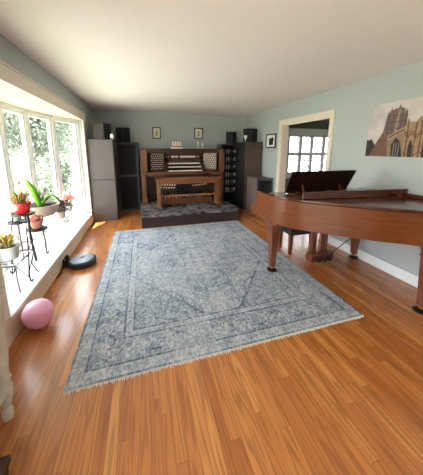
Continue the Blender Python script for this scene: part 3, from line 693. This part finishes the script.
# plan outline of the case, anticlockwise starting at the bass side arm by the keyboard
ctrl = [(1.44, 2.66), (1.44, 2.45), (1.445, 2.25), (1.475, 2.12), (1.56, 1.99), (1.70, 1.845), (1.87, 1.68), (2.06, 1.515), (2.25, 1.38), (2.40, 1.24), (2.49, 1.08), (2.57, .94), (2.69, .875), (2.80, .92), (2.85, 1.06), (2.855, 1.4), (2.855, 2.66)]
def smooth_path(c, n=6):
    out = []
    for i in range(len(c)-1):
        p0, p1, p2, p3 = [Vector(c[max(0, min(len(c)-1, k))]) for k in (i-1, i, i+1, i+2)]
        for k in range(n):
            f = k/n; out.append(.5*((2*p1)+(p2-p0)*f+(2*p0-5*p1+4*p2-p3)*f*f+(3*p1-p0-3*p2+p3)*f**3))
    out.append(Vector(c[-1])); return out
path = smooth_path(ctrl)
def offset(pts, d):
    out = []
    for i, p in enumerate(pts):
        t = (pts[min(i+1, len(pts)-1)]-pts[max(i-1, 0)]).normalized(); out.append(p+Vector((-t.y, t.x))*d)
    return out
inner = offset(path, .04)
w = MB(); zb, zt = .665, .968                    # rim wall
def strip(mb, outer, inn, z0, z1):
    n = len(outer); A = [mb.bm.verts.new((p.x, p.y, z0)) for p in outer]; B_ = [mb.bm.verts.new((p.x, p.y, z1)) for p in outer]; Ci = [mb.bm.verts.new((p.x, p.y, z1)) for p in inn]; D = [mb.bm.verts.new((p.x, p.y, z0)) for p in inn]
    for i in range(n-1):
        for a, b in ((A, B_), (B_, Ci), (Ci, D), (D, A)): mb.bm.faces.new((a[i], a[i+1], b[i+1], b[i]))
    mb.bm.faces.new((A[0], B_[0], Ci[0], D[0])); mb.bm.faces.new((A[-1], D[-1], Ci[-1], B_[-1]))
strip(w, path, inner, zb, zt); w.build('rim', M['mahog'], gp, smooth=True, bevel=.004)
# arms: scrolled ends toward the player
for x0 in (1.44, 2.815):
    prof = [(2.655, zb+.01), (2.655, zt), (2.70, zt), (2.715, .95), (2.70, .90), (2.70, .84), (2.72, .80), (2.76, .775), (2.84, .765), (2.845, zb+.01)]
    MB().extr([(x0, y, z) for y, z in prof], (.04, 0, 0)).build('arm', M['mahog'], gp, bevel=.003)
low = [p for p in offset(path, .02) if p.y < 2.3]
w = MB(); w.prism([(p.x, p.y) for p in low], zb+.012, zb+.05); w.build('bottom_board', M['mahogd'], gp)
w = MB(); w.box(1.445, 2.85, 2.22, 2.86, .632, .70); w.build('keybed', M['mahogleg'], gp, bevel=.008)
G('keyslip', 'mahog', (1.485, 2.81, 2.80, 2.84, .70, .765)); 
G('fallboard', 'mahogd', (1.485, 2.81, 2.52, 2.55, .78, .95)); G('pin_block', 'mahogd', (1.485, 2.81, 2.27, 2.52, .74, .93))
for s in (1.485, 2.755): G('key_block', 'mahogd', (s, s+.055, 2.56, 2.8, .70, .80))
w = MB()
for i in range(52): w.box(1.545+i*.02325, 1.545+i*.02325+.0225, 2.64, 2.795, .735, .757)
w.build('white_keys', M['ivory'], gp)
w = MB()
for i in range(51):
    if (i+5) % 7 not in (2, 6): w.box(1.545+(i+1)*.02325-.005, 1.545+(i+1)*.02325+.005, 2.645, 2.745, .757, .769)
w.build('black_keys', M['black'], gp)
# lid: main leaf over the case, front flap folded back on top, its lip standing up
lidp = [p for p in offset(path, -.012) if p.y < 2.26]
w = MB(); w.prism([(lidp[0].x, 2.26)]+[(p.x, p.y) for p in lidp]+[(lidp[-1].x, 2.26)], .974, .996); ld = w.build('lid', M['mahogd'], gp, bevel=.004)
MB().hexa(((1.60, 1.985, .998), (2.845, 1.82, .998), (2.845, 2.24, .998), (1.60, 2.26, .998)), ((1.60, 1.985, 1.018), (2.845, 1.82, 1.018), (2.845, 2.24, 1.018), (1.60, 2.26, 1.018))).build('lid_flap', M['mahogd'], gp, bevel=.003)
MB().hexa(((1.585, 1.965, .998), (2.85, 1.795, .998), (2.85, 1.82, .998), (1.59, 1.99, .998)), ((1.585, 1.965, 1.075), (2.85, 1.795, 1.085), (2.85, 1.82, 1.085), (1.59, 1.99, 1.075))).build('flap_lip', M['mahogd'], gp, bevel=.006)
G('side_moulding', 'mahogd', (2.80, 2.855, 1.3, 1.79, .997, 1.04), .006)
w = MB()
for xx in (1.75, 2.2, 2.7): w.box(xx-.03, xx+.03, 2.245, 2.275, .985, 1.02)
hg = w.build('hinge', M['brass'], gp); hg.parent = ld
# music desk, leaning towards the lid
dk = MB().hexa(((1.665, 2.40, .985), (2.615, 2.40, .985), (2.615, 2.42, .985), (1.665, 2.42, .985)), ((1.64, 2.235, 1.262), (2.575, 2.235, 1.262), (2.575, 2.25, 1.266), (1.64, 2.25, 1.266))).build('music_desk', M['deskb'], gp, bevel=.004)
G('desk_shelf', 'mahogd', (1.50, 2.80, 2.285, 2.50, .952, .978))
for xx in (1.86, 2.42):
    MB().hexa(((xx, 2.29, .978), (xx+.022, 2.29, .978), (xx+.022, 2.31, .978), (xx, 2.31, .978)), ((xx-.02, 2.315, 1.085), (xx+.002, 2.315, 1.085), (xx+.002, 2.33, 1.085), (xx-.02, 2.33, 1.085))).build('desk_prop', M['mahog'], gp)
# legs with brass ferrules and dark caster cups
def leg(x, y, top):
    w = MB()
    q = lambda c, z: [(x-c, y-c, z), (x+c, y-c, z), (x+c, y+c, z), (x-c, y+c, z)]
    w.hexa(q(.030, .075), q(.052, top-.12)); w.hexa(q(.058, top-.12), q(.058, top-.10)); w.hexa(q(.052, top-.10), q(.062, top))
    lg = w.build('leg', M['mahogleg'], gp, bevel=.004)
    f = MB().lathe([(.024, .045), (.027, .075), (.027, .09)], (x, y, 0), 14).build('ferrule', M['brass'], gp, smooth=True); f.parent = lg
    c = MB().lathe([(.058, .014), (.06, .03), (.04, .042), (.02, .05)], (x, y, 0), 20).build('caster_cup', M['black'], gp, smooth=True); c.parent = lg
leg(1.50, 2.335, .64); leg(2.80, 2.32, .64); leg(2.455, 1.275, .68)
w = MB(); w.box(2.40, 2.66, 1.20, 1.36, .645, .68); w.build('leg_block', M['mahogleg'], gp, bevel=.006)
for (x, y, dx) in ((1.50, 2.335, 1),):
    w = MB(); w.extr([(x-.03, y+.05, .64), (x-.03, y+.26, .64), (x-.03, y+.2, .60), (x-.03, y+.05, .54)], (.06, 0, 0)); w.build('leg_bracket', M['mahogleg'], gp, bevel=.004)
# pedal lyre
for xx in (2.085, 2.265): G('lyre_post', 'mahogleg', (xx, xx+.07, 2.33, 2.385, .15, .64), .006)
G('lyre_box', 'mahogleg', (2.055, 2.40, 2.28, 2.40, .055, .155), .008)
for k, xx in enumerate((2.14, 2.225, 2.31)):
    w = MB(); w.box(xx-.017, xx+.017, 2.38, 2.52, .045, .06); w.lathe([(.022, 0), (.024, .01), (.02, .018)], (xx, 2.53, .044), 12); w.build('pedal', M['brass'], gp, bevel=.003)
    MB().tube([(xx, 2.36, .15), (xx, 2.36, .64)], .005).build('pedal_rod', M['brass'], gp)
    MB().lathe([(.03, 0), (.034, .02), (.03, .05)], (xx+.01, 2.262, .07), 14).build('lyre_foot', M['black'], gp, smooth=True)
MB().tube([(2.33, 2.29, .13), (2.27, 1.80, .672)], .006).build('lyre_brace', M['black'], gp)
# piano bench
pbn = thing('piano_bench', (2.28, 2.78, 0), 'black topped piano bench tucked under the piano keyboard', 'bench')
bx('seat', M['black'], (1.96, 2.62, 2.62, 2.97, .44, .49), pbn, .012); bx('seat_frame', M['black'], (1.98, 2.60, 2.64, 2.95, .30, .44), pbn, .004)
for xx in (1.985, 2.56):
    for yy in (2.655, 2.91):
        q = lambda c, z: [(xx+.02-c, yy+.02-c, z), (xx+.02+c, yy+.02-c, z), (xx+.02+c, yy+.02+c, z), (xx+.02-c, yy+.02+c, z)]
        MB().hexa(q(.018, 0), q(.027, .305)).build('leg', M['mahogleg'], pbn, bevel=.003)

# ---------------------------------------------------------------- floor things
rv = thing('robot_vacuum', (-.83, 3.19, 0), 'round black and silver robot vacuum on the floor beside the window seat', 'vacuum')
MB().lathe([(.155, .012), (.168, .02), (.172, .05), (.168, .072), (.155, .08)], (-.83, 3.19, 0), 40).build('body', M['blackm'], rv, smooth=True)
MB().lathe([(.148, .0802), (.142, .086), (.05, .087)], (-.83, 3.19, 0), 40).build('top_cover', M['silver'], rv, smooth=True)
MB().lathe([(.03, .086), (.028, .09)], (-.83, 3.22, 0), 20).build('button', M['blackm'], rv, smooth=True)
for a in (0, PI): MB().lathe([(.03, -.01), (.03, .01)], (-.83+.11*math.cos(a), 3.19, .0305), 14, (1, 0, 0)).build('wheel', M['black'], rv)
dk = thing('charging_dock', (-1.02, 3.24, 0), 'black vacuum charging dock against the window seat board', 'dock')
w = MB(); w.extr([(-1.046, 3.16, .0), (-1.046, 3.16, .10), (-1.03, 3.16, .11), (-1.012, 3.16, .09), (-1.005, 3.16, .0)], (0, .15, 0)); w.build('body', M['blackm'], dk, bevel=.006)
MB().tube([(-1.04, 3.17, .03), (-1.035, 3.08, .012), (-1.02, 3.0, .006), (-1.04, 2.9, .006)], .005).build('cable', M['black'], dk, smooth=True)
bl = thing('balloon', (-.905, 2.10, 0), 'pink party balloon lying on the floor by the window seat', 'balloon')
w = MB(); prof = []
for k in range(25):
    a = -PI/2+PI*k/24; r = .115*math.cos(a); z = .115*math.sin(a); z *= 1.12 if z < 0 else 1.0; r *= 1-.12*max(0, -math.sin(a)); prof.append((r, z))
ax = Vector((-.25, .35, .9)).normalized(); w.lathe(prof, (-.915, 2.08, .128), 32, ax); w.build('body', M['pink'], bl, smooth=True)
kp = Vector((-.915, 2.08, .128))-ax*.128
MB().lathe([(.006, 0), (.005, .006), (.010, .012)], kp+ax*.004, 12, -ax).build('knot', M['pink'], bl, smooth=True)

# white turned side table at the left edge
tb = thing('side_table', (-.9, 1.05, 0), 'distressed white side table with turned legs at the left edge', 'table')
legprof = [(.022, 0), (.027, .02), (.028, .05), (.018, .075), (.024, .09), (.030, .13), (.033, .19), (.026, .215), (.024, .23), (.031, .245), (.024, .26), (.022, .29), (.027, .40), (.023, .50), (.020, .54), (.029, .555), (.020, .575), (.022, .60), (.027, .68), (.027, .76)]
for (x, y, dx, dy) in ((-.80, 1.325, 0, .10), (-.97, 1.325, -.0, .10), (-.80, .60, 0, -.1), (-.97, .60, 0, -.1)):
    MB().lathe(legprof, (x, y, 0), 16, (dx, dy, .76)).build('leg', M['distress'], tb, smooth=True)
w = MB(); w.tube([(-.80, 1.33, .165), (-.80, .95, .165), (-.80, .58, .165)], [.016, .022, .016]); w.build('stretcher', M['distress'], tb, smooth=True)
w = MB(); w.tube([(-.97, 1.33, .165), (-.97, .95, .165), (-.97, .58, .165)], [.016, .022, .016]); w.build('stretcher', M['distress'], tb, smooth=True)
w = MB(); w.tube([(-.80, .95, .165), (-.97, .95, .165)], .016); w.build('stretcher', M['distress'], tb, smooth=True)
bx('tabletop', M['distress'], (-1.04, -.775, .42, 1.43, .755, .785), tb, .008)
ft = thing('footstool', (-.72, 1.0, 0), 'dark brown wooden footstool just inside the bottom left corner', 'stool')
bx('top', M['darkwood'], (-.86, -.665, .68, 1.075, .05, .085), ft, .006)
for xx in (-.85, -.70):
    for yy in (.70, 1.03): bx('leg', M['darkwood'], (xx, xx+.025, yy, yy+.025, 0, .05), ft)

# ---------------------------------------------------------------- plants in the bay
SZ = OZ0
ps = thing('plant_stand', (-1.22, 2.8, SZ), 'black three tier iron plant stand on the white window seat', 'plant stand')
tiers = [((-1.20, 2.73, .85), .10), ((-1.325, 2.89, .725), .095), ((-1.20, 2.985, .60), .10)]
for (c, r) in tiers: MB().lathe([(r-.01, -.012), (r, -.01), (r, .008), (r-.008, .010), (r-.014, .0)], c, 32).build('shelf', M['iron'], ps, smooth=True)
def curl(x, y, dx, dy): return [(x-dx*.3, y-dy*.3, SZ+.06), (x, y, SZ+.007), (x+dx*.5, y+dy*.5, SZ+.007), (x+dx, y+dy, SZ+.03)]
MB().tube([(-1.16, 2.67, .845), (-1.14, 2.59, .5)]+curl(-1.12, 2.50, .03, -.02), .007).build('leg', M['iron'], ps, smooth=True)
MB().tube([(-1.19, 2.79, .845), (-1.22, 2.86, .55), (-1.245, 2.97, SZ+.012)], .014).build('leg', M['iron'], ps, smooth=True)
MB().tube([(-1.27, 2.69, .845), (-1.31, 2.60, .5)]+curl(-1.36, 2.74, -.03, -.02), .007).build('leg', M['iron'], ps, smooth=True)
MB().tube([(-1.18, 3.06, .6), (-1.19, 3.12, .4)]+curl(-1.20, 3.16, .01, .03), .007).build('leg', M['iron'], ps, smooth=True)
MB().tube([(-1.36, 2.95, .72), (-1.38, 3.0, .5)]+curl(-1.40, 3.04, -.03, .02), .007).build('leg', M['iron'], ps, smooth=True)
MB().tube([(-1.145, 2.56, .45), (-1.22, 2.86, .52), (-1.19, 3.10, .42), (-1.38, 3.0, .45), (-1.32, 2.62, .45), (-1.145, 2.56, .45)], .005).build('brace_ring', M['iron'], ps)
def pot(t, c, rt, rb, h, mat, lip=.012):
    MB().lathe([(rb*.9, 0), (rb, .006), (rt, h-lip), (rt+lip*.7, h-lip), (rt+lip*.7, h), (rt-.008, h), (rt-.012, h-.03)], c, 28).build('pot', M[mat], t, smooth=True)
    MB().lathe([(rt-.014, h-.035), (rt-.016, h-.02), (.01, h-.015)], c, 20).build('soil', M['soil'], t, smooth=True)
R_ = random.Random(5)
def rosette_plant(t, c, n, length, w, mat, spread=1., up=.05, name='foliage', z=0, droop=0):
    m = MB()
    for k in range(n):
        a = 2*PI*k/n+R_.uniform(-.3, .3); l_ = length*R_.uniform(.6, 1.1); el = R_.uniform(.25, 1.25)
        b = Vector((c[0]+.02*math.cos(a), c[1]+.02*math.sin(a), c[2]+z))
        tip = b+Vector((math.cos(a)*math.cos(el)*spread, math.sin(a)*math.cos(el)*spread, math.sin(el)-droop))*l_
        m.leaf(b, tip, w*R_.uniform(.7, 1.2), up*R_.uniform(.5, 1.3))
    return m.build(name, M[mat], t, smooth='leaf')
def blossoms(t, c, rad, n, size, mat, name='flowers'):
    return MB().clump(c, rad, n, size, .3, R_).build(name, M[mat], t, smooth='leaf')
t = thing('potted_plant', (-1.20, 2.73, .861), 'rusty green succulent in a red glazed pot on the top plant stand tier', 'plant')
pot(t, (-1.20, 2.73, .861), .074, .06, .11, 'redpot'); rosette_plant(t, (-1.20, 2.73, .955), 26, .13, .012, 'rust'); rosette_plant(t, (-1.22, 2.70, .955), 14, .17, .009, 'rust', spread=1.2, name='trailing_leaves'); rosette_plant(t, (-1.21, 2.70, .955), 8, .14, .008, 'mid', name='green_leaves')
t = thing('potted_plant', (-1.20, 2.985, .611), 'little pink flowering plant in a small terracotta pot on the lowest tier', 'plant')
pot(t, (-1.20, 2.985, .611), .06, .045, .09, 'terra'); blossoms(t, (-1.20, 2.985, .72), (.085, .085, .045), 90, .022, 'pinkfl'); rosette_plant(t, (-1.2, 2.985, .68), 14, .11, .012, 'rust')
t = thing('potted_plant', (-1.33, 2.89, .736), 'yellowish trailing plant in a small grey pot on the middle tier', 'plant')
pot(t, (-1.345, 2.9, .736), .05, .04, .07, 'greypot'); rosette_plant(t, (-1.345, 2.9, .79), 16, .12, .011, 'yellow', droop=.5)
# wire stand + big planter
ws = thing('wire_stand', (-1.30, 3.42, SZ), 'grey wire stand holding the large tan planter bowl', 'plant stand')
def ring(c, r, n=28): return [(c[0]+r*math.cos(2*PI*k/n), c[1]+r*math.sin(2*PI*k/n), c[2]) for k in range(n+1)]
MB().tube(ring((-1.30, 3.43, .63), .15), .005, 6).tube([(-1.44, 3.43, .63), (-1.16, 3.43, .63)], .004, 6).tube([(-1.30, 3.28, .63), (-1.30, 3.58, .63)], .004, 6).build('top_ring', M['wire'], ws, smooth=True)
MB().tube(ring((-1.30, 3.43, .45), .13), .004, 6).build('brace_ring', M['wire'], ws, smooth=True)
for a in (.4, 1.97, 3.54, 5.11):
    dx, dy = math.cos(a), math.sin(a)
    MB().tube([(-1.30+.15*dx, 3.42+.15*dy, .636), (-1.30+.12*dx, 3.42+.12*dy, .45), (-1.30+.14*dx, 3.42+.14*dy, SZ+.05), (-1.30+.155*dx, 3.42+.155*dy, SZ+.007), (-1.30+.18*dx, 3.42+.18*dy, SZ+.02)], .005, 6).build('leg', M['wire'], ws, smooth=True)
t = thing('potted_plant', (-1.30, 3.43, .637), 'tall bright green strap leaf plant in the large tan planter bowl', 'plant')
MB().lathe([(.11, 0), (.13, .006), (.18, .07), (.20, .125), (.21, .13), (.21, .155), (.19, .155), (.18, .125)], (-1.30, 3.43, .637), 32).build('pot', M['tanpot'], t, smooth=True)
MB().lathe([(.183, .12), (.18, .135), (.01, .14)], (-1.30, 3.43, .637), 24).build('soil', M['soil'], t, smooth=True)
m = MB(); b = (-1.29, 3.38, .77)
for tip, w_, up in (((-1.25, 2.98, 1.225), .036, .02), ((-1.33, 3.12, 1.15), .016, .03), ((-1.30, 3.3, 1.10), .018, .02), ((-1.36, 3.35, 1.05), .014, .02), ((-1.25, 4.16, .50), .042, .20), ((-1.2, 3.72, .70), .03, .10), ((-1.42, 3.5, 1.0), .02, .05), ((-1.25, 3.3, 1.0), .015, .04)): m.leaf(b, tip, w_, up, 10)
m.build('leaves', M['aloe'], t, smooth='leaf'); rosette_plant(t, (-1.33, 3.5, .76), 16, .2, .014, 'purple', name='purple_foliage')
# low rack and grey pot near the front
lr = thing('wire_rack', (-1.24, 2.48, SZ), 'low wrought iron rack at the near end of the window seat', 'plant stand')
m = MB()
for k in range(7): m.tube([(-1.34, 2.32+k*.055, .475), (-1.13, 2.32+k*.055, .475)], .004, 6)
m.tube([(-1.34, 2.30, .475), (-1.13, 2.30, .475), (-1.13, 2.68, .475), (-1.34, 2.68, .475), (-1.34, 2.30, .475)], .006, 6); m.build('shelf', M['iron'], lr)
for x, y in ((-1.34, 2.31), (-1.13, 2.31), (-1.13, 2.67), (-1.34, 2.67)):
    sx, sy = (1 if x > -1.2 else -1), (1 if y > 2.5 else -1)
    MB().tube([(x, y, .475), (x-.02*sx, y-.03*sy, .34), (x, y, SZ+.03), (x+.012*sx, y+.012*sy, SZ+.006)], .005, 6).build('leg', M['iron'], lr, smooth=True)
MB().tube([(-1.13, 2.32, .46), (-1.13, 2.49, .27), (-1.13, 2.66, .46)], .004, 6).build('scroll', M['iron'], lr, smooth=True)
t = thing('potted_plant', (-1.25, 2.48, .482), 'yellow green plant in a pale grey pot on the low iron rack', 'plant')
pot(t, (-1.25, 2.48, .482), .085, .072, .13, 'greypot'); rosette_plant(t, (-1.25, 2.48, .60), 20, .16, .012, 'rust'); rosette_plant(t, (-1.25, 2.48, .60), 14, .17, .012, 'yellow')
# far bench of wire with two flower pots
fb = thing('wire_bench', (-1.24, 4.15, SZ), 'long grey wire plant bench at the far end of the window seat', 'plant stand')
m = MB(); x0, x1, y0, y1, z = -1.34, -1.16, 3.78, 4.55, .45
m.tube([(x0, y0, z), (x1, y0, z), (x1, y1, z), (x0, y1, z), (x0, y0, z)], .005, 6)
for k in range(1, 12): m.tube([(x0, y0+(y1-y0)*k/12, z), (x1, y0+(y1-y0)*k/12, z)], .003, 6)
m.build('shelf', M['wire'], fb)
for x, y in ((x0, y0), (x1, y0), (x1, y1), (x0, y1), (x1, 4.16)):
    MB().tube([(x, y, z), (x+.01, y, .34), (x-.005, y, SZ+.04), (x+.012, y, SZ+.006), (x+.025, y, SZ+.02)], .005, 6).build('leg', M['wire'], fb, smooth=True)
t = thing('potted_plant', (-1.25, 4.32, .458), 'pink flowering plant in a pot at the far end of the wire bench', 'plant')
pot(t, (-1.25, 4.32, .458), .075, .055, .11, 'greypot'); blossoms(t, (-1.25, 4.32, .68), (.13, .13, .1), 150, .03, 'pinkfl'); rosette_plant(t, (-1.25, 4.32, .56), 16, .17, .014, 'mid')
t = thing('potted_plant', (-1.25, 3.93, .458), 'dark purple leaved plant in a pot behind the tan planter', 'plant')
pot(t, (-1.25, 3.93, .458), .075, .055, .11, 'tanpot'); blossoms(t, (-1.25, 3.93, .66), (.11, .11, .1), 120, .028, 'purple', 'purple_leaves'); rosette_plant(t, (-1.25, 3.93, .56), 12, .17, .013, 'mid')

# ---------------------------------------------------------------- light
sc = bpy.context.scene
wd = bpy.data.worlds.new('sky'); sc.world = wd; wd.use_nodes = True; nt = wd.node_tree
bg = nt.nodes['Background']; bg.inputs['Strength'].default_value = 1.0
tcn = nt.nodes.new('ShaderNodeTexCoord'); sx = nt.nodes.new('ShaderNodeSeparateXYZ'); nt.links.new(tcn.outputs['Generated'], sx.inputs[0])
cr = nt.nodes.new('ShaderNodeValToRGB'); cr.color_ramp.elements[0].color = (1, 1, .98, 1); cr.color_ramp.elements[1].color = (.72, .86, 1, 1); cr.color_ramp.elements[1].position = .9
nt.links.new(sx.outputs[2], cr.inputs[0]); nt.links.new(cr.outputs[0], bg.inputs[0])
su = bpy.data.lights.new('sun', 'SUN'); su.energy = 2.5; su.angle = math.radians(.6); su.color = (1, .95, .86)
so = bpy.data.objects.new('sun', su); C.objects.link(so); so.rotation_euler = Vector((.25, .06, -1)).to_track_quat('-Z', 'Y').to_euler()
def portal(loc, rot, sx_, sy_):
    l_ = bpy.data.lights.new('daylight_portal', 'AREA'); l_.shape = 'RECTANGLE'; l_.size = sx_; l_.size_y = sy_; l_.cycles.is_portal = True
    o = bpy.data.objects.new('daylight_portal', l_); C.objects.link(o); o.location = loc; o.rotation_euler = rot
portal((-1.72, 3.52, 1.13), (0, -PI/2, 0), 1.9, 3.2)
portal((XL-.16, -.775, 1.17), (0, -PI/2, 0), 1.85, 2.25)
portal((DX+T+.03, 3.5, 1.22), (0, PI/2, 0), 1.85, 2.4)
portal((5.32, YB+.2, 1.36), (-PI/2, 0, 0), 1.8, 1.25)

# ---------------------------------------------------------------- camera
f_, yaw, pitch, roll, h_ = 229.026, .29143, .18671, .00539, 1.5071
F = Vector((math.sin(yaw)*math.cos(pitch), math.cos(yaw)*math.cos(pitch), -math.sin(pitch))); Rr = Vector((math.cos(yaw), -math.sin(yaw), 0)); Up = Rr.cross(F)
c_, s_ = math.cos(roll), math.sin(roll); R2 = c_*Rr+s_*Up; U2 = -s_*Rr+c_*Up
cam = bpy.data.cameras.new('camera'); co = bpy.data.objects.new('camera', cam); C.objects.link(co)
co.matrix_world = Matrix(((R2.x, U2.x, -F.x, 0), (R2.y, U2.y, -F.y, 0), (R2.z, U2.z, -F.z, h_), (0, 0, 0, 1)))
cam.sensor_fit = 'VERTICAL'; cam.sensor_height = 36; cam.lens = f_/475*36; cam.shift_y = -(237.5-192.85)/475; cam.clip_start = .05
sc.camera = co
sc.view_settings.view_transform = 'Standard'; sc.view_settings.look = 'None'; sc.view_settings.gamma = 1; sc.view_settings.use_curve_mapping = False
sc.view_settings.exposure = 3.8
sc.cycles.max_bounces = 10; sc.cycles.diffuse_bounces = 7; sc.cycles.transparent_max_bounces = 16; sc.cycles.use_denoising = True; sc.cycles.sample_clamp_indirect = 12
